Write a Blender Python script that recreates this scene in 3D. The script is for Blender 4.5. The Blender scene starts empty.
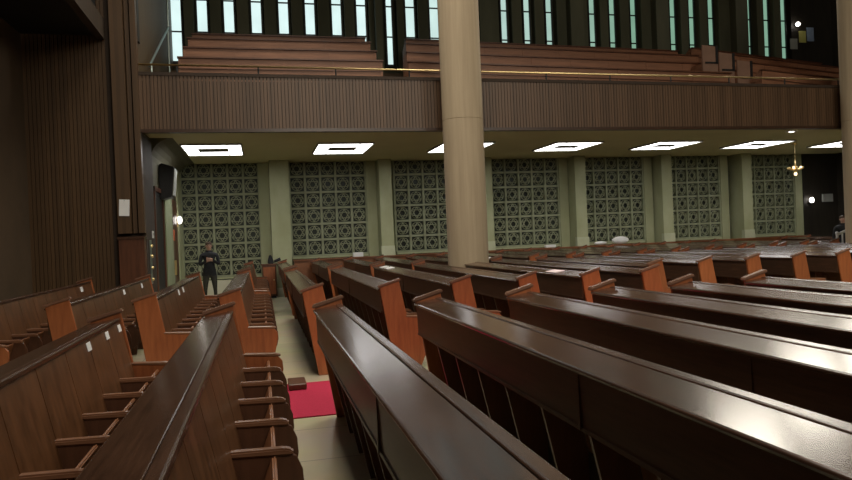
import bpy, bmesh, math, random
from mathutils import Vector, Matrix
random.seed(7)
scene = bpy.context.scene
COL = scene.collection

# ------------------------------------------------------------------ materials
def new_mat(name):
    m = bpy.data.materials.new(name); m.use_nodes = True
    nt = m.node_tree
    return m, nt, nt.nodes['Principled BSDF']

def N(nt, kind, **kw):
    n = nt.nodes.new(kind)
    for k, v in kw.items():
        if k in n.inputs: n.inputs[k].default_value = v
        else: setattr(n, k, v)
    return n

def mottled(name, c1, c2, scale=(1, 1, 1), nscale=6.0, rough=0.5, bump=0.0, rough_var=0.0, coat=0.0, vary=0.0, spec=0.5, detail=6):
    """noise-mottled surface; scale stretches the pattern for wood grain"""
    m, nt, b = new_mat(name)
    L = nt.links
    tc = N(nt, 'ShaderNodeTexCoord'); mp = N(nt, 'ShaderNodeMapping')
    mp.inputs['Scale'].default_value = scale
    L.new(tc.outputs['Object'], mp.inputs['Vector'])
    no = N(nt, 'ShaderNodeTexNoise', Scale=nscale, Detail=float(detail), Roughness=0.6)
    L.new(mp.outputs[0], no.inputs['Vector'])
    cr = N(nt, 'ShaderNodeValToRGB')
    cr.color_ramp.elements[0].position = 0.3; cr.color_ramp.elements[0].color = (*c1, 1)
    cr.color_ramp.elements[1].position = 0.7; cr.color_ramp.elements[1].color = (*c2, 1)
    L.new(no.outputs['Fac'], cr.inputs[0])
    out = cr.outputs[0]
    if vary:
        oi = N(nt, 'ShaderNodeObjectInfo')
        mr = N(nt, 'ShaderNodeMapRange'); mr.inputs['To Min'].default_value = 1 - vary; mr.inputs['To Max'].default_value = 1 + vary
        L.new(oi.outputs['Random'], mr.inputs['Value'])
        hs = N(nt, 'ShaderNodeHueSaturation')
        L.new(mr.outputs[0], hs.inputs['Value']); L.new(out, hs.inputs['Color']); out = hs.outputs[0]
    L.new(out, b.inputs['Base Color'])
    b.inputs['Roughness'].default_value = rough
    b.inputs['Specular IOR Level'].default_value = spec
    if rough_var:
        n2 = N(nt, 'ShaderNodeTexNoise', Scale=3.0, Detail=5.0)
        L.new(tc.outputs['Object'], n2.inputs['Vector'])
        mr = N(nt, 'ShaderNodeMapRange'); mr.inputs['From Min'].default_value = .3; mr.inputs['From Max'].default_value = .7
        mr.inputs['To Min'].default_value = rough - rough_var; mr.inputs['To Max'].default_value = rough + rough_var
        L.new(n2.outputs['Fac'], mr.inputs['Value']); L.new(mr.outputs[0], b.inputs['Roughness'])
    if bump:
        bp = N(nt, 'ShaderNodeBump', Strength=bump, Distance=0.01)
        L.new(no.outputs['Fac'], bp.inputs['Height']); L.new(bp.outputs[0], b.inputs['Normal'])
    if coat:
        b.inputs['Coat Weight'].default_value = coat; b.inputs['Coat Roughness'].default_value = 0.15
    return m

def slatted(name, c1, c2, pitch, rough=0.45, axis=0):
    """every slat of a slatted wall gets its own tone; grain runs up the slat"""
    m, nt, b = new_mat(name); L = nt.links
    tc = N(nt, 'ShaderNodeTexCoord'); sx = N(nt, 'ShaderNodeSeparateXYZ')
    L.new(tc.outputs['Object'], sx.inputs[0])
    dv = N(nt, 'ShaderNodeMath', operation='DIVIDE'); dv.inputs[1].default_value = pitch
    L.new(sx.outputs[axis], dv.inputs[0])
    fl = N(nt, 'ShaderNodeMath', operation='FLOOR'); L.new(dv.outputs[0], fl.inputs[0])
    wn = N(nt, 'ShaderNodeTexWhiteNoise', noise_dimensions='1D'); L.new(fl.outputs[0], wn.inputs['W'])
    mp = N(nt, 'ShaderNodeMapping'); mp.inputs['Scale'].default_value = (9, 9, .8)
    L.new(tc.outputs['Object'], mp.inputs['Vector'])
    no = N(nt, 'ShaderNodeTexNoise', Scale=2.5, Detail=4.0); L.new(mp.outputs[0], no.inputs['Vector'])
    ad = N(nt, 'ShaderNodeMath', operation='MULTIPLY_ADD'); ad.inputs[1].default_value = .55
    L.new(wn.outputs['Value'], ad.inputs[0])
    m2 = N(nt, 'ShaderNodeMath', operation='MULTIPLY'); m2.inputs[1].default_value = .5
    L.new(no.outputs['Fac'], m2.inputs[0]); L.new(m2.outputs[0], ad.inputs[2])
    mx = N(nt, 'ShaderNodeMix', data_type='RGBA')
    mx.inputs[6].default_value = (*c1, 1); mx.inputs[7].default_value = (*c2, 1)
    L.new(ad.outputs[0], mx.inputs[0]); L.new(mx.outputs[2], b.inputs['Base Color'])
    b.inputs['Roughness'].default_value = rough
    return m

def glow(name, col, strength, col2=None, x0=0, x1=1):
    m, nt, b = new_mat(name); L = nt.links
    nt.nodes.remove(b)
    em = N(nt, 'ShaderNodeEmission', Strength=strength); em.inputs['Color'].default_value = (*col, 1)
    if col2:
        g = N(nt, 'ShaderNodeNewGeometry'); sx = N(nt, 'ShaderNodeSeparateXYZ'); L.new(g.outputs['Position'], sx.inputs[0])
        mr = N(nt, 'ShaderNodeMapRange'); mr.inputs['From Min'].default_value = x0; mr.inputs['From Max'].default_value = x1
        L.new(sx.outputs[0], mr.inputs['Value'])
        no = N(nt, 'ShaderNodeTexNoise', Scale=1.4, Detail=3.0); L.new(g.outputs['Position'], no.inputs['Vector'])
        mx = N(nt, 'ShaderNodeMix', data_type='RGBA'); mx.inputs[6].default_value = (*col, 1); mx.inputs[7].default_value = (*col2, 1)
        L.new(mr.outputs[0], mx.inputs[0])
        br = N(nt, 'ShaderNodeMapRange'); br.inputs['To Min'].default_value = .75; br.inputs['To Max'].default_value = 1.15
        L.new(no.outputs['Fac'], br.inputs['Value'])
        ml = N(nt, 'ShaderNodeMath', operation='MULTIPLY'); ml.inputs[1].default_value = strength
        L.new(br.outputs[0], ml.inputs[0]); L.new(ml.outputs[0], em.inputs['Strength'])
        L.new(mx.outputs[2], em.inputs['Color'])
    L.new(em.outputs[0], nt.nodes['Material Output'].inputs[0])
    return m

def metal(name, col, rough):
    m, nt, b = new_mat(name)
    b.inputs['Base Color'].default_value = (*col, 1); b.inputs['Metallic'].default_value = 1; b.inputs['Roughness'].default_value = rough
    return m

M = {}
GR = (14, 1.2, 14)       # grain along Y
M['ledge'] = mottled('varnished_ledge_wood', (.042, .019, .011), (.095, .044, .026), GR, 3.0, .2, coat=.2, vary=.15)
M['rail'] = mottled('worn_rail_wood', (.042, .02, .012), (.095, .046, .028), GR, 3.0, .25, coat=.2, vary=.1)
M['apron'] = mottled('apron_wood', (.035, .018, .01), (.075, .036, .02), GR, 3.0, .33, vary=.2)
M['end'] = mottled('mahogany_end_wood', (.26, .075, .024), (.40, .125, .042), (8, 8, 1), 2.5, .42, vary=.14)
M['back'] = mottled('back_board_wood', (.07, .03, .012), (.17, .072, .03), (5, 5, .7), 2.5, .34, vary=.15)
M['cap'] = mottled('cap_wood', (.15, .075, .048), (.25, .13, .085), (1.2, 14, 14), 3.0, .25, vary=.15)
M['arm'] = mottled('armrest_wood', (.15, .065, .034), (.25, .12, .065), (1.2, 14, 14), 3.0, .28, vary=.1)
M['dark'] = mottled('dark_divider_wood', (.07, .028, .014), (.11, .045, .023), (6, 6, 1), 3.0, .4)
M['under'] = mottled('under_seat_shade_wood', (.012, .008, .006), (.025, .015, .011), (6, 6, 1), 3.0, .6)  # near-black tone paints in the shade below the seats
M['seat'] = mottled('seat_wood', (.19, .075, .03), (.3, .12, .05), GR, 3.0, .35)
M['slat'] = slatted('slat_wall_wood', (.05, .026, .010), (.10, .053, .022), .075)
M['slat_gap'] = mottled('slat_backing', (.03, .017, .01), (.045, .027, .016), rough=.8)
M['fascia'] = slatted('fascia_slat_wood', (.065, .037, .02), (.14, .078, .042), .075)
M['gallery'] = mottled('gallery_bench_wood', (.19, .084, .044), (.33, .15, .08), (.5, 3, 6), 2.5, .5, vary=.12)
M['gallery_light'] = mottled('gallery_end_wood', (.2, .115, .08), (.3, .175, .12), (1, 1, 1), 2.5, .5)
M['panel'] = mottled('door_panel_wood', (.075, .026, .012), (.13, .048, .022), (6, 6, .8), 2.5, .4)
M['wains'] = mottled('wainscot_wood', (.17, .062, .022), (.28, .105, .04), (1, 1, 1), 1.6, .45)
M['olive'] = mottled('olive_plaster', (.10, .093, .055), (.13, .12, .072), nscale=1.2, rough=.8)
M['oliveD'] = mottled('brown_side_wall', (.055, .033, .015), (.08, .048, .023), nscale=1.2, rough=.85)
M['soffit'] = mottled('soffit_plaster', (.52, .47, .24), (.6, .55, .29), nscale=.5, rough=.6)
M['black'] = mottled('black_paint', (.006, .006, .007), (.012, .012, .013), rough=.5)
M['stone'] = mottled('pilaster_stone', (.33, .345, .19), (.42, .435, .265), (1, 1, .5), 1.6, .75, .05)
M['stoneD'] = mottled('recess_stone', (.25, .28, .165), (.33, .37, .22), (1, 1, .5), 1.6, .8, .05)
M['lattice'] = mottled('lattice_stone', (.25, .27, .165), (.33, .355, .225), nscale=2.5, rough=.8)
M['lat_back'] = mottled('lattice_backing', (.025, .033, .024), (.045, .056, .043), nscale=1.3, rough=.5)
M['stone2'] = mottled('pier_base_stone', (.42, .45, .29), (.52, .54, .37), nscale=2, rough=.7)
M['darkwall'] = mottled('dark_end_wall_wood', (.014, .011, .007), (.026, .02, .012), (6, 6, .6), 2, .6)
M['darkbrown'] = mottled('dark_brown_wood', (.03, .018, .009), (.05, .03, .015), (6, 6, .6), 2, .75)
M['sidewood'] = mottled('gallery_side_wood', (.075, .05, .022), (.11, .075, .035), (6, 6, .6), 2, .6)
M['uwall'] = mottled('upper_wall_stone', (.06, .062, .036), (.095, .095, .057), (1, 1, .3), 1.5, .85)
M['column'] = mottled('column_stone', (.38, .295, .195), (.48, .385, .26), (5, 5, .25), 2.0, .8, .15)
M['cream'] = mottled('cream_stone', (.62, .60, .44), (.72, .70, .54), nscale=2, rough=.5)
M['red'] = mottled('red_carpet', (.42, .012, .05), (.55, .02, .075), nscale=60, rough=.95, bump=.3)
M['white'] = mottled('white_paint', (.7, .7, .68), (.8, .8, .78), nscale=3, rough=.5)
M['paper'] = mottled('white_paper', (.8, .8, .8), (.88, .88, .88), nscale=3, rough=.7)
M['pinkpaper'] = mottled('pinkish_paper', (.85, .68, .7), (.92, .76, .78), nscale=3, rough=.6)
M['greyplastic'] = mottled('grey_plastic', (.3, .31, .28), (.38, .39, .35), nscale=3, rough=.5)
M['brass'] = metal('brass', (.85, .66, .32), .38)
M['steel'] = metal('steel', (.45, .52, .48), .35)
M['lamp'] = glow('lamp_diffuser', (1, .98, .97), 8.5)
M['window'] = glow('daylight_pane', (.72, .92, .9), 1.35, (.2, .36, .26), 3.5, 13)
M['bulb'] = glow('bulb_glow', (1, .93, .85), 9)
M['exit'] = glow('exit_glow', (.8, .95, 1), 3)
M['warm'] = glow('warm_bulb', (1, .72, .4), 4)
M['orange'] = mottled('orange_sign', (.7, .14, .06), (.8, .2, .08), rough=.5)
M['bluepaper'] = mottled('blue_sheet', (.25, .33, .5), (.35, .45, .6), rough=.6)
M['yelpaper'] = mottled('yellow_sheet', (.5, .5, .12), (.62, .6, .2), rough=.6)
M['skin'] = mottled('skin', (.42, .24, .17), (.5, .3, .21), nscale=8, rough=.5)
M['jacket'] = mottled('black_jacket', (.008, .009, .011), (.018, .019, .022), nscale=8, rough=.75)
M['trousers'] = mottled('dark_trousers', (.03, .03, .022), (.05, .048, .036), nscale=8, rough=.85)
M['hair'] = mottled('brown_hair', (.05, .03, .018), (.09, .055, .03), nscale=20, rough=.7)
M['shoe'] = mottled('black_shoe', (.01, .01, .01), (.02, .02, .02), rough=.35)

# floor: large pale tiles with a soft polish
def floor_mat():
    m, nt, b = new_mat('floor_tiles'); L = nt.links
    tc = N(nt, 'ShaderNodeTexCoord')
    br = N(nt, 'ShaderNodeTexBrick'); br.offset = 0
    br.inputs['Scale'].default_value = 1.0; br.inputs['Brick Width'].default_value = .9; br.inputs['Row Height'].default_value = .9
    br.inputs['Mortar Size'].default_value = .006
    br.inputs['Color1'].default_value = (.66, .60, .40, 1); br.inputs['Color2'].default_value = (.74, .68, .48, 1); br.inputs['Mortar'].default_value = (.3, .27, .2, 1)
    L.new(tc.outputs['Object'], br.inputs['Vector'])
    no = N(nt, 'ShaderNodeTexNoise', Scale=1.7, Detail=5.0); L.new(tc.outputs['Object'], no.inputs['Vector'])
    mx = N(nt, 'ShaderNodeMix', data_type='RGBA', blend_type='MULTIPLY'); mx.inputs[0].default_value = .35
    L.new(br.outputs[0], mx.inputs[6]); L.new(no.outputs['Color'], mx.inputs[7]); L.new(mx.outputs[2], b.inputs['Base Color'])
    b.inputs['Roughness'].default_value = .3
    return m
M['floor'] = floor_mat()

# ------------------------------------------------------------------ mesh helpers
class MB:
    def __init__(s): s.bm = bmesh.new()
    def box(s, x0, x1, y0, y1, z0, z1):
        v = [s.bm.verts.new(p) for p in [(x0, y0, z0), (x1, y0, z0), (x1, y1, z0), (x0, y1, z0), (x0, y0, z1), (x1, y0, z1), (x1, y1, z1), (x0, y1, z1)]]
        for f in [(3, 2, 1, 0), (4, 5, 6, 7), (0, 1, 5, 4), (1, 2, 6, 5), (2, 3, 7, 6), (3, 0, 4, 7)]: s.bm.faces.new([v[i] for i in f])
        return s
    def prism(s, poly, a0, a1, axis='y'):
        """polygon in (x,z) extruded along y, or (y,z) along x, or (x,y) along z"""
        def P(u, w, a): return (u, a, w) if axis == 'y' else ((a, u, w) if axis == 'x' else (u, w, a))
        A = [s.bm.verts.new(P(u, w, a0)) for u, w in poly]; B = [s.bm.verts.new(P(u, w, a1)) for u, w in poly]
        n = len(poly)
        s.bm.faces.new(A); s.bm.faces.new(B[::-1])
        for i in range(n): s.bm.faces.new([A[i], B[i], B[(i + 1) % n], A[(i + 1) % n]])
        return s
    def tube(s, p, q, r, r2=None, seg=10):
        p, q = Vector(p), Vector(q); d = (q - p); L = d.length
        if L < 1e-6: return s
        rot = d.to_track_quat('Z', 'Y').to_matrix().to_4x4()
        bmesh.ops.create_cone(s.bm, cap_ends=True, segments=seg, radius1=r, radius2=r if r2 is None else r2, depth=L, matrix=Matrix.Translation((p + q) / 2) @ rot)
        return s
    def ball(s, c, r, sc=(1, 1, 1), seg=12):
        bmesh.ops.create_uvsphere(s.bm, u_segments=seg, v_segments=seg // 2 + 2, radius=r, matrix=Matrix.Translation(c) @ Matrix.Diagonal((*sc, 1)))
        return s
    def lathe(s, prof, c=(0, 0), seg=32):
        rings = [[s.bm.verts.new((c[0] + r * math.cos(2 * math.pi * i / seg), c[1] + r * math.sin(2 * math.pi * i / seg), z)) for i in range(seg)] for r, z in prof]
        for a, b in zip(rings, rings[1:]):
            for i in range(seg): s.bm.faces.new([a[i], a[(i + 1) % seg], b[(i + 1) % seg], b[i]])
        s.bm.faces.new(rings[0][::-1]); s.bm.faces.new(rings[-1])
        return s
    def bevel(s, w, seg=1):
        bmesh.ops.remove_doubles(s.bm, verts=s.bm.verts, dist=1e-6)
        bmesh.ops.bevel(s.bm, geom=list(s.bm.edges), offset=w, segments=seg, affect='EDGES', clamp_overlap=True)
        return s
    def mesh(s, name, mat, smooth=False):
        bmesh.ops.recalc_face_normals(s.bm, faces=s.bm.faces)
        me = bpy.data.meshes.new(name); s.bm.to_mesh(me); s.bm.free()
        for mm in (mat if isinstance(mat, (list, tuple)) else [mat]): me.materials.append(mm)
        if smooth:
            for p in me.polygons: p.use_smooth = True
        return me
    def build(s, name, mat, parent=None, smooth=False, loc=(0, 0, 0)):
        return link(name, s.mesh(name, mat, smooth), parent, loc)

def link(name, me, parent=None, loc=(0, 0, 0)):
    o = bpy.data.objects.new(name, me); COL.objects.link(o); o.parent = parent; o.location = loc
    return o
def tag(o, label, cat, group=None):
    o['label'] = label; o['category'] = cat
    if group: o['group'] = group
    return o
def thing(name, label, cat, loc=(0, 0, 0), group=None):
    o = bpy.data.objects.new(name, None); COL.objects.link(o); o.location = loc; o.empty_display_size = .2
    return tag(o, label, cat, group)
def struct(o):
    o['kind'] = 'structure'; return o
ORD = ['first', 'second', 'third', 'fourth', 'fifth', 'sixth', 'seventh', 'eighth', 'ninth', 'tenth', 'eleventh', 'twelfth', 'thirteenth', 'fourteenth', 'fifteenth', 'sixteenth', 'seventeenth', 'eighteenth', 'nineteenth', 'twentieth', 'twenty-first', 'twenty-second', 'twenty-third', 'twenty-fourth']

# ------------------------------------------------------------------ camera (recovered from the wall grid and pew lines)
F_PX = 691.03; yaw, pitch, roll = .23354, -.00662, .041936
fwd = Vector((math.sin(yaw) * math.cos(pitch), math.cos(yaw) * math.cos(pitch), math.sin(pitch)))
rt = fwd.cross(Vector((0, 0, 1))).normalized(); up = rt.cross(fwd)
r2 = rt * math.cos(roll) - up * math.sin(roll); u2 = up * math.cos(roll) + rt * math.sin(roll)
cam_d = bpy.data.cameras.new('camera'); cam = bpy.data.objects.new('camera', cam_d); COL.objects.link(cam)
mw = Matrix((r2, u2, -fwd)).transposed().to_4x4(); mw.translation = (0, 0, 1.7)
cam.matrix_world = mw
cam_d.sensor_width = 36; cam_d.lens = F_PX / 852 * 36; cam_d.clip_start = .05; cam_d.clip_end = 200
scene.camera = cam

# ------------------------------------------------------------------ room shell
YW = 22.5      # side wall with the lattice screens
YF = 15.5      # balcony front
ZC = 4.2       # ceiling under the balcony
struct(MB().box(-4.8, 22, -1.5, 23, -.2, 0).build('floor', M['floor']))
struct(MB().box(-4.8, 22, YW + .02, YW + .3, 0, 12.5).build('wall_back', M['uwall']))
struct(MB().box(-2.4, 21.7, YF + .08, YW + .02, ZC, ZC + .25).build('ceiling', M['soffit']))
struct(MB().box(21.7, 22.0, 10, YW + .02, 0, 12.5).build('wall_right', M['darkwall']))
struct(MB().box(20.15, 21.7, YW - .22, YW + .02, 0, ZC).build('wall_end_lower', M['darkwall']))
struct(MB().box(19.88, 21.7, YW - .22, YW + .02, 4.5, 12.5).build('wall_end_upper', M['darkwall']))
struct(MB().box(-4.85, -4.55, -1.5, 15.6, 0, 12.5).build('wall_left', M['oliveD']))
# side wall of the passage and the upper gallery
struct(MB().box(-2.7, -2.4, YF + .05, YW + .02, 0, ZC + .2).build('wall_passage', M['olive']))
struct(MB().box(-2.7, -2.4, YF + .05, YW + .02, ZC + .2, 12.5).build('wall_gallery_side', M['sidewood']))
struct(MB().box(-2.4, -2.37, 15.7, 15.95, 6.1, 12.5).build('trim_44', M['darkwall']))

# slat wall facing the pews, left of the passage
b = MB(); x = -4.55
while x < -2.98:
    b.box(x, x + .066, 15.47, 15.5, 0, 12.5); x += .075
struct(b.build('wall_slats', M['slat']))
struct(MB().box(-4.55, -2.4, 15.5, 15.55, 0, 12.5).build('wall_slat_backing', M['slat_gap']))
b = MB(); b.box(-2.86, -2.60, 15.3, 15.5, 2, 12.5); b.box(-2.58, -2.5, 15.4, 15.5, 2, 12.5); b.box(-2.47, -2.36, 15.36, 15.56, 2, 12.5)
struct(b.build('trim_1', M['slat']))
# lower wood cupboard-like panel at foot of that wall
b = MB(); b.box(-2.85, -2.36, 15.25, 15.5, 0, 1.88); struct(b.build('trim_2', M['panel']))
b = MB(); b.box(-2.87, -2.34, 15.23, 15.5, 1.88, 1.93); struct(b.build('trim_3', M['rail']))

# rear gallery overhang at upper left
struct(MB().box(-4.55, -3.12, 2, 15.4, 6.1, 6.3).build('ceiling_rear_gallery', M['black']))
b = MB().box(-3.12, -2.97, 2, 15.4, 6.02, 6.45); struct(b.build('trim_4', M['darkbrown']))
b = MB().box(-3.2, -3.12, 2, 15.4, 6.45, 7.4); struct(b.build('wall_rear_gallery', M['black']))

# balcony front: vertical slats between a dark sill and a dark cap
b = MB(); x = -2.36
while x < 21.6:
    b.box(x, x + .063, YF - .03, YF, 4.16, 5.33 - .0068 * (x + 2.4)); x += .075
struct(b.build('wall_balcony', M['fascia']))
struct(MB().box(-2.4, 21.7, YF - .005, YF + .08, 4.14, 5.2).build('wall_balcony_backing', M['slat_gap']))
o = struct(MB().box(0, 23.0, YF - .05, YF + .25, -.07, 0).build('trim_5', M['slat_gap'])); o.location = (-2.4, 0, 5.38); o.rotation_euler = (0, .0068, 0)
struct(MB().box(-2.4, 21.7, YF - .07, YF + .1, 4.1, 4.17).build('trim_6', M['apron']))

# brass rail along the balcony front
rl = thing('brass_handrail', 'thin polished brass handrail running along the top of the balcony front', 'railing', (0, YF + .05, 5.37))
rl.rotation_euler = (0, .0068, 0)
MB().tube((-2.38, 0, .17), (23, 0, .17), .022, seg=10).build('rail', M['brass'], rl, smooth=True)
x = -1.6
while x < 20:
    MB().tube((x, 0, 0), (x, 0, .16), .018, seg=8).build('post', M['black'], rl); x += 1.69

# sloping metal handrail on the stairs at the left end of the gallery
hr = thing('stair_handrail', 'pale metal stair handrail climbing diagonally at the left end of the balcony', 'railing', (-2.25, 16.3, 5.4))
MB().tube((0, 0, .3), (0, 3.8, 2.3), .03, seg=8).tube((0, 3.8, 2.3), (0, 3.95, 3.1), .03, seg=8).build('rail', M['steel'], hr)
MB().tube((0, .3, 0), (0, .3, .44), .025, seg=8).build('post', M['steel'], hr)
MB().tube((0, 3.7, 0.6), (0, 3.7, 2.22), .025, seg=8).build('post', M['steel'], hr)

# ------------------------------------------------------------------ pilasters, screens, wainscot under the balcony
X0, BAY, CELL, CW = -1.221, 3.3758, .5072, .487
ZT = 3.738                     # first bar under the top row
LAT = []
def hexagram(b, cx, cz, r, y, w=.024, d=.05):
    for k in range(2):
        pts = [(cx + r * math.cos(math.radians(90 + 180 * k + 120 * i)), cz + r * math.sin(math.radians(90 + 180 * k + 120 * i))) for i in range(3)]
        for i in range(3):
            (x1, z1), (x2, z2) = pts[i], pts[(i + 1) % 3]
            dx, dz = x2 - x1, z2 - z1; L = math.hypot(dx, dz); nx, nz = -dz / L * w / 2, dx / L * w / 2
            b.prism([(x1 + nx, z1 + nz), (x2 + nx, z2 + nz), (x2 - nx, z2 - nz), (x1 - nx, z1 - nz)], y, y + d)
def screen_mesh(rows):
    b = MB(); w = CW * 5
    top = ZT + .47; bot = ZT - (rows - 1) * CELL
    for i in range(6): b.box(-w / 2 + i * CW - .035, -w / 2 + i * CW + .035, -.02, .1, bot, top)
    for j in range(rows): b.box(-w / 2, w / 2, -.015, .1, ZT - j * CELL - .035, ZT - j * CELL + .035)
    for i in range(5):
        for j in range(rows):
            cx = -w / 2 + (i + .5) * CW; cz = ZT - (j - .5) * CELL
            hexagram(b, cx, cz, .185, 0.0)
            # ring around the star, tied to the bars
            seg = 16; R = .2
            for k in range(seg):
                a0, a1 = 2 * math.pi * k / seg, 2 * math.pi * (k + 1) / seg
                b.prism([(cx + R * math.cos(a0), cz + R * math.sin(a0)), (cx + R * math.cos(a1), cz + R * math.sin(a1)), (cx + (R - .018) * math.cos(a1), cz + (R - .018) * math.sin(a1)), (cx + (R - .018) * math.cos(a0), cz + (R - .018) * math.sin(a0))], .02, .06)
    return b.mesh('lattice', M['lattice'])
me7, me6 = screen_mesh(7), screen_mesh(6)
scr_txt = ['above the standing man in the passage', 'second from the left', 'partly hidden behind the big round column', 'directly right of the big column', 'fifth from the left', 'sixth from the left', 'furthest right, beside the hanging star lamp']
CXS = [X0 + i * BAY for i in range(5)] + [15.42, 18.70]; SCX = [.975, 1, 1, 1, .99, .92, .88]; CXS[4] = 12.2
for i in range(7):
    cx = CXS[i]; t = thing('lattice_screen', 'stone lattice screen of six-pointed stars, ' + scr_txt[i], 'screen', (cx + (.04 if i == 0 else 0), YW - .16, 0), 'stone lattice screens under the balcony')
    rows = 7 if i == 0 else 6
    t.scale = (SCX[i] * (.985 if i == 0 else 1), 1, 1)
    bot = ZT - (rows - 1) * CELL
    link('lattice', me7 if i == 0 else me6, t)
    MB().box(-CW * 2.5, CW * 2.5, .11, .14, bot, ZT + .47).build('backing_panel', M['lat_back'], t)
    MB().box(-CW * 2.5, CW * 2.5, -.05, .14, bot - .08, bot - .035).build('sill', M['stone'], t)
for i in range(7):                    # frame strip, pier; each its own
    cx = CXS[i]; xr = cx + CW * 2.5 * SCX[i]
    struct(MB().box(xr + .02, xr + .34, YW - .22, YW + .02, 0, ZC).build('trim_%d' % (10 + i), M['stone']))
    if i < 6:
        x0 = [.315, 3.73, 7.11, 10.5, 13.82, 17.1][i]; wd = .40 if i else .58
        struct(MB().box(x0, x0 + wd, YW - (.72 if i else .8), YW + .02, 0, ZC).build('wall_pier_%d' % (i + 1), M['stone']))
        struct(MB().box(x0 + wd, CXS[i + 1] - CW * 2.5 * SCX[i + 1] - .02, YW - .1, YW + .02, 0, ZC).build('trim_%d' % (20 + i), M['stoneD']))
        if i: struct(MB().box(x0 - .02, x0 + wd + .02, YW - .76, YW - .6, 0, 1.42).build('baseboard_pier_%d' % i, M['stone2']))
struct(MB().box(-2.4, X0 - CW * 2.5 - .02, YW - .2, YW + .02, 0, ZC).build('trim_30', M['stone']))
struct(MB().box(-2.4, -2.34, 21.45, YW - .2, 0, ZC).build('trim_43', M['stone']))
struct(MB().box(-2.4, .05, YW - .3, YW + .02, 0, .58).build('baseboard_passage', M['cream']))
struct(MB().box(.3, 1.05, YW - .82, YW - .5, 0, .28).build('baseboard_first_pier', M['cream']))
b = MB().box(.95, 19.7, 21.55, 21.62, 0, 1.08); b.box(.93, 19.72, 21.5, 21.66, 1.08, 1.12)
for k in range(20): b.box(1.0 + k * .98, 1.02 + k * .98, 21.53, 21.56, .05, 1.0)
struct(b.build('wall_wainscot', M['wains']))

# recessed ring lights under the balcony
cut = MB()
LC = X0 + .1
LDX = [0, 0, 0, .03, .1, .14, .1]; LSY = [1, 1, .95, .88, .84, .82, .8]
for i in range(7):
    t = thing('ceiling_light', 'square ring ceiling light glowing white under the balcony, %s from the left' % ORD[i], 'ceiling light', (LC + i * BAY - LDX[i], 20.0 - 1.03 * LSY[i], ZC), 'square ring lights under the balcony'); t.scale = (1, LSY[i], 1)
    b = MB(); hw, hd, iw, idp = .71, 1.03, .37, .36
    b.box(-hw, -iw, -hd, hd, -.03, -.01); b.box(iw, hw, -hd, hd, -.03, -.01); b.box(-iw, iw, -hd, -idp, -.03, -.01); b.box(-iw, iw, idp, hd, -.03, -.01)
    b.build('diffuser', M['lamp'], t)
    b = MB()
    for (x0, x1, y0, y1) in [(-hw - .03, hw + .03, -hd - .03, -hd), (-hw - .03, hw + .03, hd, hd + .03), (-hw - .03, -hw, -hd, hd), (hw, hw + .03, -hd, hd)]: b.box(x0, x1, y0, y1, -.045, 0)
    for s in (-1, 1):
        b.box(s * iw - .008, s * iw + .008, -hd, hd, -.037, -.028)
    for s in (-1, 0, 1): b.box(-hw, -iw, s * idp - .006, s * idp + .006, -.037, -.028); b.box(iw, hw, s * idp - .006, s * idp + .006, -.037, -.028)
    b.build('frame', M['greyplastic'], t)
    MB().box(-iw, iw, -idp, idp, -.032, -.005).build('center_panel', M['olive'], t)

# ------------------------------------------------------------------ upper windows and gallery
wx = [-2.26, -1.49, -.69, .14, .98, 1.81, 2.66, 3.46, 4.38, 5.09, 5.91, 6.75, 8.38, 9.21, 10.03, 11.67, 12.45, 13.28, 14.87, 15.65, 16.45, 18.09, 18.83, 19.59]
for i, x in enumerate(wx):
    w = .09 if i == 8 else (.145 if x < 7 else (.045 if i == 21 else .10))
    p = struct(MB().box(x - w, x + w, YW - .1, YW - .07, 7.36, 12.2).build('window_%d' % (i + 1), M['window']))
    b = MB(); b.box(x - w - .045, x - w, YW - .16, YW, 7.3, 12.2); b.box(x + w, x + w + .045, YW - .16, YW, 7.3, 12.2); b.box(x - w - .07, x + w + .07, YW - .16, YW, 7.28, 7.36)
    for z in (8.27, 9.27, 10.27, 11.27): b.box(x - w, x + w, YW - .14, YW - .06, z - .02, z + .02)
    fr = b.build('window_frame', M['black'], p)
for i in range(len(wx) - 1):
    a, c = wx[i] + .24, wx[i + 1] - .24
    struct(MB().box(a, c, YW - .3, YW + .02, 4.45, 12.4).build('wall_fin_%d' % (i + 1), M['uwall']))
for i, (a, c) in enumerate([(3.85, 4.05), (7.35, 7.75), (10.62, 11.1), (13.9, 14.4), (17.15, 17.65)]):
    struct(MB().box(a, c, YW - .65, YW - .3, 4.45, 12.4).build('wall_upper_pier_%d' % (i + 1), M['uwall']))

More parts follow.
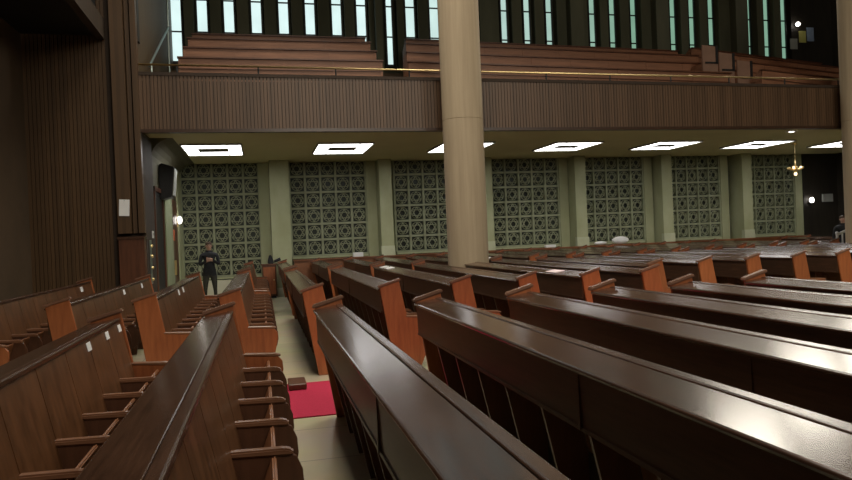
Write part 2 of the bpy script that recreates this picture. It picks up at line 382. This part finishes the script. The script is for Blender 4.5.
# stepped gallery floor and its bench rows
rows = [(16.9, 5.45, 6.08), (18.2, 5.95, 6.67), (19.6, 6.5, 7.3), (21.0, 7.1, 7.83)]
b = MB()
b.box(-2.4, 21.7, YF + .1, 16.9, 4.45, 4.9)
for (y, z0, z1) in rows: b.box(-2.4, 21.7, y, y + 1.5, 4.45, z0 - .35)
struct(b.build('floor_gallery', M['oliveD']))
def gallery_row(xa, xb, k, sec, dy=0, dz=0, slope=0, mat='gallery'):
    y, z0, z1 = rows[k]
    t = thing('gallery_bench', 'brown wooden gallery bench, %s row up in the %s section of the balcony' % (ORD[k], sec), 'bench', (xa, y + dy, z0 + dz), 'wooden benches on the balcony')
    L = xb - xa; h = z1 - z0
    b = MB(); b.box(0, L, 0, .05, 0, h)
    n = max(2, int(L / 1.1))
    for i in range(n + 1): b.box(i * (L - .05) / n, i * (L - .05) / n + .05, -.015, 0, 0, h - .05)
    b.build('front_panel', M[mat], t)
    b = MB(); b.box(-.02, L + .02, -.05, .09, h - .035, h); b.box(0, L, -.03, 0, h * .55, h * .58); b.build('top_rail', M['panel'], t)
    b = MB(); b.box(0, L, .05, .5, .3, .34); b.build('seat', M[mat], t)
    MB().prism([(0, -.35), (.5, -.35), (.5, h * .6), (.12, h), (0, h)], 0, .05, 'x').build('end_panel', M['gallery'], t)
    MB().prism([(0, -.35), (.5, -.35), (.5, h * .6), (.12, h), (0, h)], L - .05, L, 'x').build('end_panel', M['gallery'], t)
    t.rotation_euler = (0, slope, 0)
for k in range(4):
    gallery_row(-1.7, 3.1 + .08 * k, k, 'left')
    gallery_row([3.75, 4.0, 4.3, 4.6][k], [13.0, 13.6, 13.9, 14.1][k], k, 'middle', 0, 0, .018)
for k in range(4):
    gallery_row([14.0, 14.0, 14.3, 14.6][k], 19.9, k, 'right', 0, -.05, .085)
for k, (xa, y, z) in enumerate([(12.62, 17.62, 6.05), (13.17, 17.62, 5.85), (13.77, 17.62, 5.63)]):
    t = thing('gallery_stall', 'light wooden stall end with dark L-shaped seat gap, %s one down the balcony steps' % ORD[k], 'seat', (xa, y, z), 'stepped wooden stalls on the balcony')
    MB().prism([(0, -.7), (.5, -.7), (.5, .6), (.46, .78), (0, .82)], -.05, 0).build('end_panel', M['gallery_light'], t)
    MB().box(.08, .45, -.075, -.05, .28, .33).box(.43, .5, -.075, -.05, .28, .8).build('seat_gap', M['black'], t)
    MB().box(0, .5, 0, .5, -.7, .3).build('base', M['gallery'], t)
# dark end wall details, high right
YE = YW - .22
for (x, z, n, mt, w, h, lb) in [(19.96, 8.38, 'notice_sheet', 'greyplastic', .16, .2, 'grey notice high on the dark end wall, lowest of three above the balcony'), (20.36, 8.66, 'notice_sheet', 'yelpaper', .15, .22, 'dim yellow sheet high on the dark end wall above the balcony'), (20.72, 8.76, 'notice_sheet', 'bluepaper', .15, .26, 'bluish sheet high on the dark end wall, right of the yellow one')]:
    tag(MB().box(x - w, x + w, YE - .02, YE, z - h, z + h).build(n, M[mt]), lb, 'notice')
t = thing('spotlight', 'small bright white lamp high on the dark end wall over the balcony', 'lamp', (20.08, YE - .12, 9.1))
MB().ball((0, 0, 0), .08).build('bulb', M['bulb'], t); MB().tube((0, .02, 0), (0, .12, 0), .06).build('mount', M['black'], t)

# ------------------------------------------------------------------ round columns
for i, x in enumerate((4.46, 15.34)):
    lb = ['tall round beige stone column standing among the pews left of centre', 'tall round grey stone column cut by the right edge of the picture'][i]
    t = thing('round_column', lb, 'column', (x, (14.75 if i == 0 else 14.9), 0), 'round stone columns')
    b = MB(); pr = []
    for z0, z1 in [(0, 4.2), (4.22, 8.4), (8.42, 12.5)]: pr += [(.452, z0), (.452, z0 + .03), (.452, z1 - .03), (.452, z1), (.446, z1 + .005), (.446, z1 + .015)]
    seg = 96
    b.lathe(pr, seg=seg)
    for v in b.bm.verts:
        a = math.atan2(v.co.y, v.co.x); k = 1; v.co.x *= k; v.co.y *= k
    b.build('shaft', M['column'], t)
    MB().lathe([(.49, 0), (.49, .1), (.46, .14)], seg=48).build('base_ring', M['column'], t)

# ------------------------------------------------------------------ pews
P = .595
def lin(a, b, t): return a + (b - a) * t
meshes = {}
def pm(key, fn):
    if key not in meshes: meshes[key] = fn()
    return meshes[key]
def m_end():
    return MB().prism([(-.235, 1.055), (.02, 1.13), (.11, .655), (.40, .635), (.445, .58), (.45, .50), (.40, .30), (.27, 0), (-.07, 0)], -.02, .02).bevel(.006).mesh('end_panel', M['end'])
def m_cap():
    return MB().prism([(-.26, 1.05), (-.255, 1.085), (.03, 1.165), (.045, 1.135)], -.04, .04).bevel(.008, 2).mesh('cap', M['cap'])
def m_endarm():
    return MB().prism([(.09, .655), (.09, .675), (.38, .66), (.43, .645), (.43, .63), (.38, .63)], -.032, .032).bevel(.006).mesh('end_arm', M['arm'])
def m_ledge(L):
    return MB().prism([(-.25, 1.015), (-.257, 1.033), (-.248, 1.042), (-.042, 1.073), (-.040, 1.05)], .02, L - .02).bevel(.004).mesh('book_ledge', M['ledge'])
def m_rail(L):
    return MB().prism([(-.038, 1.045), (-.038, 1.074), (-.030, 1.079), (.012, 1.086), (.02, 1.078), (.02, 1.05)], .02, L - .02).bevel(.003).mesh('top_rail', M['rail'])
def m_apron(L):
    b = MB().prism([(-.23, 1.02), (-.21, 1.02), (-.2, .735), (-.22, .735)], .02, L - .02)
    b.prism([(-.227, .75), (-.19, .75), (-.19, .73), (-.227, .73)], .02, L - .02)
    y = L / 2; b.box(-.232, -.19, y - .012, y + .012, .735, 1.0)
    return b.mesh('rear_apron', M['apron'])
def m_back(n):
    b = MB()
    for i in range(n):      # one board per place, with a fine joint between boards
        b.prism([(-.03, 1.04), (.012, 1.045), (.15, .42), (.11, .42)], i * P + .006, (i + 1) * P - .006)
    b.prism([(-.034, 1.03), (-.02, 1.03), (.115, .42), (.10, .42)], .02, n * P - .02)
    return b.mesh('backrest', M['back'])
def m_low(n):
    return MB().prism([(.095, .42), (.115, .42), (.115, .04), (.095, .04)], .02, n * P - .02).mesh('under_seat_shade', M['under'])  # dark board stands in for the shaded open space under the seats
def m_seat():
    return MB().prism([(.2, .34), (.235, .335), (.33, .60), (.308, .605)], .035, P - .035).bevel(.008, 2).mesh('seat', M['seat'])
def m_arm():
    return MB().prism([(.03, .61), (.01, .642), (.37, .634), (.41, .622), (.42, .607), (.408, .592), (.36, .596)], -.03, .03).bevel(.009, 2).mesh('armrest', M['arm'])
def m_div():
    pts = [(.05, .615), (.38, .61), (.43, .585), (.46, .51), (.465, .42), (.445, .33), (.39, .27), (.3, .24), (.12, .24)]
    return MB().prism(pts, -.014, .014).bevel(.004).mesh('divider', M['dark'])
def m_sup():
    return MB().prism([(-.185, .735), (-.05, .735), (.09, .64), (.12, .27), (.26, .26), (.22, 0), (-.02, 0)], -.013, .013).mesh('support_panel', M['panel'])
def pew(x, y0, n, label, group, detail=True, n_sup=None, rot=0):
    L = n * P
    t = thing('pew', label, 'pew', (x, y0, 0), group)
    t.rotation_euler = (0, 0, rot)
    for yy in (0, L):
        e = link('end_panel', pm('end', m_end), t, (0, yy, 0))
        link('cap', pm('cap', m_cap), e, (0, 0, 0))
        if detail: link('end_arm', pm('endarm', m_endarm), e, (0, 0, 0))
    link('book_ledge', pm(('ledge', n), lambda: m_ledge(L)), t)
    link('top_rail', pm(('rail', n), lambda: m_rail(L)), t)
    link('rear_apron', pm(('apron', n), lambda: m_apron(L)), t)
    link('backrest', pm(('back', n), lambda: m_back(n)), t)
    link('under_seat_shade', pm(('low', n), lambda: m_low(n)), t)
    if detail:
        for i in range(n): link('seat', pm('seat', m_seat), t, (0, i * P, 0))
        for i in range(1, n):
            a = link('armrest', pm('arm', m_arm), t, (0, i * P, 0))
            link('divider', pm('div', m_div), a)
            link('support_panel', pm('sup', m_sup), t, (0, i * P, 0))
    return t
XS = [-3.3, -2.22, -1.27, -.30, .70, 1.68, 2.64, 3.57, 4.50, 5.42]
PEWS = {}
near_t = ['dark wooden pew at the far lower left with only its end showing', 'wooden pew with three white tags on its backrest and folded seats, lower left', 'long wooden pew with a glossy dark ledge, nearest the camera on its left', 'long pew with a scuffed dark glossy ledge beside the red carpet, nearest on the right',
          'long dark pew, second from the left of those right of the camera', 'long dark pew, third of those right of the camera', 'long dark pew, fourth of those right of the camera', 'long dark pew, fifth of those right of the camera', 'long dark pew, sixth of those right of the camera']
for i, x in enumerate(XS[1:]):
    PEWS['near', i + 1] = pew(x, 6.64 - 12 * P + (-.45 if i == 0 else 0), 12, near_t[i], 'pews of the nearest block, before the red carpet')
mid_t = ['wooden pew standing along the dark slat wall with a white tag on it', 'wooden pew with two small white tags in front of the dark slat wall', 'wooden pew with orange end and a row of folded seats, left of the man', 'wooden pew with folded seats between the man and the narrow aisle', 'pew with orange end beside the narrow aisle beyond the carpet']
mid_t += ['dark pew with orange end beyond the carpet, %s right of the aisle pew' % ORD[k] for k in range(1, 6)]
for i, x in enumerate(XS):
    PEWS['mid', i] = pew(x, 8.77, 11 if i > 2 else 10, mid_t[i], 'pews of the middle block, beyond the red carpet')
k = 0; x = 6.42
while x < 15.5:
    if not (14.2 < x < 15.6):
        n = 8
        PEWS['midr', k] = pew(x, 10.25, n, 'orange-ended pew of the set-back right block, %s from its left end' % ORD[k], 'pews of the set-back right block', True)
    k += 1; x += .935
k = 0; x = -.30
while x < 19.6:
    if not 15.9 < x < 17.65: PEWS['far', k] = pew(x, 16.0, 9, 'small distant pew under the balcony ceiling, %s from the left' % ORD[k], 'pews under the balcony', x < 3)
    k += 1; x += .99
# white name tags stuck on backrests
def name_tag(pw, y, z=1.0, s=.06):
    # on the sloping front face of the backrest: x = .012 at z 1.045 to .15 at z .42
    f = (1.045 - z) / .625; xx = .012 + .138 * f + .003; loc = pw.location
    b = MB(); dz = s / 2; k = .138 / .625
    b.prism([(xx + dz * k * -1, z + dz), (xx + dz * k * -1 + .004, z + dz), (xx + dz * k + .004, z - dz), (xx + dz * k, z - dz)], y - s * .9 - loc.y, y + s * .9 - loc.y)
    b.build('name_tag', M['paper'], pw)
for y in (5.42, 6.03, 6.52): name_tag(PEWS['near', 2], y, 1.0, .06)
for y in (11.0, 11.6): name_tag(PEWS['mid', 2], y, 1.0, .08)
for y in (12.0, 13.7): name_tag(PEWS['mid', 1], y, .99, .08)
name_tag(PEWS['mid', 0], 13.9, .97, .09)

# ------------------------------------------------------------------ carpet, small things on the floor
tag(MB().box(.12, 6.3, 6.72, 8.33, 0, .012).build('carpet_runner', M['red']), 'bright red carpet runner crossing the pale floor between the pew blocks', 'carpet')
t = thing('kneeling_block', 'small brown wooden block on the floor at the corner of the red carpet', 'block', (.33, 8.14, .012))
MB().box(-.1, .1, -.2, .2, .0, .07).bevel(.01).build('block', M['panel'], t)

def sheet(name, x, y, w, l, mat, label, cat='paper', rot=0, z=1.06):
    b = MB().box(-w / 2, w / 2, -l / 2, l / 2, 0, .012)
    o = b.build(name, M[mat]); o.location = (x, y, z); o.rotation_euler = (0, -math.radians(8.5), 0)
    return tag(o, label, cat)
sheet('booklet', 4.50 - .15, 9.85, .16, .38, 'pinkpaper', 'pinkish white booklet lying on a dark pew ledge right of the big column', 'booklet', z=1.062)
sheet('paper_sheet', 2.64 - .13, 13.9, .15, .45, 'paper', 'left one of two white sheets on a pew ledge left of the big column', z=1.062)
sheet('paper_sheet', 2.64 - .13, 14.5, .15, .35, 'paper', 'right one of two white sheets on a pew ledge left of the big column', z=1.062)
sheet('paper_sheet', 5.64 - .12, 16.6, .15, .5, 'paper', 'painted white highlight on a distant pew ledge just right of the big column', z=1.062)  # white slab stands in for a highlight on the pew
# pale boxes resting on the wainscot
for (x, w, h, lb) in [(2.92, .16, .14, 'small white box on the wooden wainscot left of the big column'), (9.4, .18, .09, 'small white box on the wainscot right of the big column')]:
    tag(MB().box(x - w, x + w, 21.5, 21.64, 1.12, 1.12 + h).bevel(.01).build('white_box', M['white']), lb, 'box')
t = thing('cloth_bundle', 'low heap of white cloth on the wainscot below the fifth lattice screen', 'cloth', (12.0, 21.58, 1.24))
MB().ball((0, 0, 0.02), .1, (3.2, .7, 1.3), 14).ball((-.75, 0, -.05), .09, (2.6, .7, .7), 14).build('cloth', M['white'], t, smooth=True)
# cabinet by the first pier with a dark bag on top
t = thing('lectern_cabinet', 'narrow brown wooden cabinet standing beside the first stone pier', 'cabinet', (-.02, 21.42, 0)); t.scale = (1, .6, 1)
MB().box(0, .42, 0, .4, .06, 1.0).bevel(.008).build('body', M['panel'], t); MB().box(-.03, .45, -.03, .43, 1.0, 1.04).build('top', M['cap'], t)
MB().box(.03, .39, .03, .37, 0, .06).build('plinth', M['black'], t); MB().box(.04, .38, -.012, 0, .12, .94).build('door', M['end'], t)
MB().ball((.34, -.03, .55), .02).build('knob', M['brass'], t)
t = thing('black_bag', 'small black bag sitting on the cabinet beside the first stone pier', 'bag', (.24, 21.55, 1.04))
MB().prism([(-.09, 0), (.1, 0), (.08, .14), (.02, .27), (-.03, .27), (-.07, .14)], -.08, .08).bevel(.02, 2).build('body', M['jacket'], t)
MB().tube((.1, 0, .06), (.3, 0, .13), .035, .05).build('strap', M['jacket'], t)

# ------------------------------------------------------------------ passage side wall: speaker, doors, exit light, signs
t = thing('wall_speaker', 'black loudspeaker hung on the grey wall above the passage doors', 'speaker', (-2.38, 18.3, 3.3))
MB().prism([(0, -.45), (.28, -.38), (.36, .35), (.05, .45), (0, .4)], -.3, .3).bevel(.02, 2).build('cabinet', M['black'], t)
MB().prism([(.29, -.34), (.31, -.34), (.375, .31), (.355, .31)], -.27, .27).build('grille', M['greyplastic'], t)
MB().box(-.02, .06, -.08, .08, -.12, .12).build('bracket', M['steel'], t)
d1 = struct(MB().box(-2.4, -2.375, 17.0, 18.3, 0, 3.0).build('door_1', M['black']))
b = MB(); b.box(-2.4, -2.34, 16.9, 17.0, 0, 3.1); b.box(-2.4, -2.34, 18.3, 18.4, 0, 3.1); b.box(-2.4, -2.34, 16.9, 18.4, 3.0, 3.1); b.build('door_frame', M['panel'], d1)
d2 = struct(MB().box(-2.4, -2.37, 20.0, 21.3, 0, 3.0).build('door_2', M['panel']))
MB().box(-2.37, -2.3, 20.1, 20.2, .9, 1.3).build('door_handle', M['brass'], d2)
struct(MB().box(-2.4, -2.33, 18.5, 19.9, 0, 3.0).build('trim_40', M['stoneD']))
tag(MB().box(-2.37, -2.34, 20.05, 20.35, 1.85, 2.15).build('wall_sign', M['orange']), 'small orange notice on the passage door beside the lattice screen', 'notice')
t = thing('wall_lamp', 'small white glowing wall lamp beside the first lattice screen', 'lamp', (-2.32, 21.3, 2.4))
MB().ball((0.02, 0, 0.05), .07, (1, 1, 1.6)).build('bulb', M['bulb'], t); MB().box(-.1, -.02, -.06, .06, -.15, .1).build('mount', M['brass'], t)
t = thing('thermostat', 'small pale thermostat box on brown wall by the passage corner', 'thermostat', (-2.395, 16.5, 1.96))
MB().box(0, .04, -.14, .14, -.07, .1).bevel(.008).build('case', M['white'], t); MB().box(.04, .045, -.06, .06, 0, .05).build('display', M['greyplastic'], t)
b = MB(); b.box(-2.4, -2.36, 15.56, 16.85, 0, 4.1); struct(b.build('trim_41', M['darkbrown']))
t = thing('door_hardware', 'vertical strip of worn brass hardware on the wood by the passage corner', 'hardware', (-2.35, 15.95, .9))
b = MB(); b.box(0, .02, -.08, .08, 0, .95)
b.build('plate', M['steel'], t)
for z in (.1, .35, .6, .82): MB().ball((.03, 0, z), .035).build('bolt', M['brass'], t)
t = thing('notice_paper', 'white paper notice pinned to the dark slat wall at left', 'notice', (-2.72, 15.295, 2.53))
b = MB().box(-.1, .1, -.008, 0, -.17, .17); b.build('sheet', M['paper'], t); MB().ball((0, -.012, .15), .01).build('pin', M['steel'], t)
t.rotation_euler = (0, math.radians(3), 0)
# curved grey plaster cove where the passage wall meets the ceiling
b = MB(); pts = [(-2.4, 4.2)] + [(-2.4 + .5 * (1 - math.cos(math.radians(a))), 4.2 - .5 * (1 - math.sin(math.radians(a)))) for a in range(0, 91, 15)]
struct(b.prism(pts, 16.9, YW).build('trim_42', M['olive'], smooth=False))

# pendant star lamp
t = thing('star_pendant', 'brass star-shaped pendant lamp hanging from the balcony ceiling at right', 'lamp', (17.0, 19.1, 4.2))
MB().lathe([(.12, -.02), (.06, -.06)], seg=16).build('canopy', M['brass'], t)
MB().tube((0, 0, -.05), (0, 0, -.52), .012, seg=6).build('chain', M['brass'], t)
b = MB(); c = Vector((0, 0, -.86))
for k in range(6):
    a = math.radians(60 * k); b.tube(c, c + Vector((math.cos(a) * .3, math.sin(a) * .3, .02)), .05, .01, 6); b.ball(c + Vector((math.cos(a) * .28, math.sin(a) * .28, .05)), .04)
b.tube(c, (0, 0, -.5), .05, .02, 8); b.tube(c, (0, 0, -1.08), .07, .01, 8); b.ball(c, .1)
b.build('star_body', M['brass'], t, smooth=True); t.scale = (.8, .8, 1)
MB().ball((0, 0, -1.0), .06).ball((0.17, -.1, -.8), .045).ball((-.17, -.1, -.8), .045).build('bulb', M['warm'], t)
# small ceiling spot near it
t = thing('ceiling_spot', 'tiny bright ceiling spot near the balcony edge above the star lamp', 'lamp', (14.6, 16.5, 4.2))
MB().lathe([(.07, -.02), (.06, -.03)], seg=20).build('lens', M['bulb'], t); MB().lathe([(.17, 0), (.16, -.02)], seg=20).build('rim', M['white'], t)

# end wall at right: lamp, exit sign
t = thing('wall_lamp', 'small bright white lamp on the dark wall right of the last screen', 'lamp', (20.4, YE - .12, 2.43))
MB().ball((0, 0, 0), .085, (1, 1, 1.2)).build('bulb', M['bulb'], t); MB().box(-.05, .05, .03, .12, -.14, 0).build('mount', M['black'], t)
t = thing('exit_sign', 'pale rectangular sign on the dark wall beside the right-hand column', 'sign', (21.2, YE - .06, 2.5))
MB().box(-.24, .24, 0, .06, -.15, .15).bevel(.01).build('case', M['greyplastic'], t); MB().box(-.2, .2, -.008, 0, -.11, .11).build('face', M['greyplastic'], t)

# white handrail near the right column
t = thing('white_railing', 'short white painted handrail with posts beside the right-hand column', 'railing', (16.12, 16.62, 0))
for dx in (0, .18, .38, .6): MB().tube((dx, 0, 0), (dx, 0, 1.22 + dx * .3), .035 if dx == 0 else .022, seg=8).build('post', M['white'], t)
MB().tube((-.02, 0, 1.22), (.75, 0, 1.48), .04, seg=8).build('rail', M['white'], t)
MB().ball((0, 0, 1.27), .05).build('finial', M['white'], t)

# ------------------------------------------------------------------ people
def person(loc, rz, label, folded=True, lean=0):
    bm = bmesh.new(); sk = bm.verts.layers.skin.verify()
    J = {}
    def v(n, p, r, parent=None):
        x = bm.verts.new(p); x[sk].radius = (r, r * .82) if not isinstance(r, tuple) else r; J[n] = x
        if parent: bm.edges.new((J[parent], x))
        return x
    root = v('pelvis', (0, 0, .93), (.15, .105)); root[sk].use_root = True
    v('waist', (0, 0, 1.08), (.14, .10), 'pelvis'); v('chest', (0, -.01, 1.26), (.165, .115), 'waist'); v('upper', (0, 0, 1.38), (.15, .10), 'chest')
    v('neck', (0, 0, 1.46), (.06, .06), 'upper'); v('neck2', (0, -.01, 1.51), (.055, .055), 'neck')
    v('jaw', (0, -.025, 1.555), (.062, .075), 'neck2'); v('head', (0, -.01, 1.62), (.075, .092), 'jaw'); v('crown', (0, 0, 1.665), (.062, .078), 'head')
    for s, n in ((-1, 'L'), (1, 'R')):
        v('sh' + n, (s * .19, 0, 1.38), .068, 'upper')
        if folded:
            v('el' + n, (s * .235, -.06, 1.13), .05, 'sh' + n); v('wr' + n, (s * .05, -.21, 1.24 + (.03 if s > 0 else 0)), .034, 'el' + n)
            hd = Vector((-s, -.1, .12)).normalized(); w = Vector(J['wr' + n].co)
        else:
            v('el' + n, (s * .25, .02, 1.10), .05, 'sh' + n); v('wr' + n, (s * .24, -.08, .86), .034, 'el' + n)
            hd = Vector((0, -.15, -1)).normalized(); w = Vector(J['wr' + n].co)
        p = w + hd * .06; v('pa' + n, p, (.038, .024), 'wr' + n)
        side = hd.cross(Vector((0, 1, 0))).normalized() if folded else Vector((0, 1, 0))
        for k in range(4):
            o = side * ((k - 1.5) * .02); ln = (.075, .085, .08, .062)[k]
            v('k%d%s' % (k, n), p + o + hd * .035, .0105, 'pa' + n)
            v('f%d%s' % (k, n), p + o + hd * (.035 + ln * .55) + Vector((0, .008, 0)), .009, 'k%d%s' % (k, n)); v('g%d%s' % (k, n), p + o + hd * (.035 + ln) + Vector((0, .022, 0)), .0075, 'f%d%s' % (k, n))
        v('t1' + n, p + side * .045 - hd * .005, .011, 'pa' + n); v('t2' + n, p + side * .06 + hd * .035, .009, 't1' + n)
        v('hip' + n, (s * .095, 0, .88), (.095, .1), 'pelvis'); v('kn' + n, (s * .12, -.01, .48), .062, 'hip' + n); v('ca' + n, (s * .125, .015, .34), .056, 'kn' + n)
        v('an' + n, (s * .13, .02, .09), .04, 'ca' + n); v('to' + n, (s * .145, -.12, .05), (.045, .035), 'an' + n)
    me = bpy.data.meshes.new('body'); bm.to_mesh(me); bm.free()
    tmp = bpy.data.objects.new('tmp_body', me); COL.objects.link(tmp)
    tmp.modifiers.new('s', 'SKIN'); ss = tmp.modifiers.new('d', 'SUBSURF'); ss.levels = 2; ss.render_levels = 2
    dg = bpy.context.evaluated_depsgraph_get(); ev = tmp.evaluated_get(dg)
    body = bpy.data.meshes.new_from_object(ev); body.name = 'body'
    bpy.data.objects.remove(tmp); 
    for mm in ('skin', 'jacket', 'trousers', 'shoe'): body.materials.append(M[mm])
    for pgn in body.polygons:
        c = pgn.center; pgn.use_smooth = True
        hand = (folded and c.y < -.19 and abs(c.x) < .075 and 1.1 < c.z < 1.38) or (not folded and c.z < .86 and abs(c.x) > .19 and c.z > .6)
        pgn.material_index = 0 if (c.z > 1.485 or hand) else (1 if c.z > .84 else (2 if c.z > .11 else 3))
    t = thing('person', label, 'person', loc, 'people in the hall'); t.scale = (1.05, 1.05, 1.03); t.rotation_euler = (0, 0, rz); t.rotation_euler[1] = lean
    link('body', body, t)
    MB().ball((0, .012, 1.665), .09, (.9, 1.08, .72), 16).ball((0, .045, 1.62), .082, (.9, .8, 1), 16).build('hair', M['hair'], t, smooth=True)
    b = MB(); b.ball((0, -.10, 1.6), .016, (.8, 1, 1.5), 8)
    for s in (-1, 1): b.ball((s * .078, 0, 1.605), .018, (.5, 1, 1.5), 8)
    b.build('nose_and_ears', M['skin'], t, smooth=True)
    b = MB()
    for s in (-1, 1): b.ball((s * .03, -.088, 1.63), .009, (1.3, .7, .8), 8)
    b.build('eyes', M['black'], t); MB().box(-.022, .022, -.098, -.088, 1.562, 1.567).build('mouth', M['orange'], t)
    b = MB(); b.lathe([(.075, 1.43), (.08, 1.475), (.068, 1.50)], seg=20); b.build('collar', M['jacket'], t)
    return t
person((-1.38, 19.3, 0), math.radians(6), 'man in black jacket and dark trousers standing with arms folded in the passage', True)
person((17.1, 17.4, 0), math.radians(-30), 'person in dark clothes half hidden behind the right-hand column', False)

# ------------------------------------------------------------------ lights
def area(name, loc, size, energy, col=(1, 1, 1), target=None, sy=None):
    l = bpy.data.lights.new(name, 'AREA'); l.energy = energy; l.color = col; l.size = size
    if sy: l.shape = 'RECTANGLE'; l.size_y = sy
    o = bpy.data.objects.new(name, l); COL.objects.link(o); o.location = loc
    d = Vector(target if target else (loc[0], loc[1], 0)) - Vector(loc); o.rotation_euler = d.to_track_quat('-Z', 'Y').to_euler()
    return o
for (x, y, z, e, sz, tg) in [(3, -3, 8.5, 360, 3.5, (5, 14, 1)), (10, -1, 9.5, 300, 3.5, (11, 15, 2)), (.3, 7.5, 12, 330, 3, (.3, 8.5, 0)), (.5, 14, 12.3, 260, 2.5, (.4, 14, 0)), (3.5, 11, 12.5, 150, 3, (3.5, 11, 0)),
                        (13.4, 20.6, 12.4, 120, 2.0, (4, 4, 1)), (16.8, 21.2, 11.5, 110, 1.7, (5, 4, 1)), (19.8, 21.2, 11.3, 100, 1.7, (6, 4, 1)), (8, 15, 13.5, 130, 2.5, (6, 10, 0)), (13, 8, 12.5, 160, 3.5, (13, 8, 0))]:
    area('hall_fill_light', (x, y, z), sz, e, (1, .92, .78), target=tg).data.spread = math.radians(130)  # unseen area lights added to fill the hall and put glare on ledges
for i in range(7):
    area('balcony_fixture_light', (LC + i * BAY - LDX[i], 19.1, ZC - .06), 1.3, 2, (1, .97, .86), sy=2.0)

w = bpy.data.worlds.new('world'); scene.world = w; w.use_nodes = True
w.node_tree.nodes['Background'].inputs[0].default_value = (.6, .55, .42, 1); w.node_tree.nodes['Background'].inputs[1].default_value = .06
scene.view_settings.view_transform = 'Standard'; scene.view_settings.look = 'None'; scene.view_settings.exposure = -.3
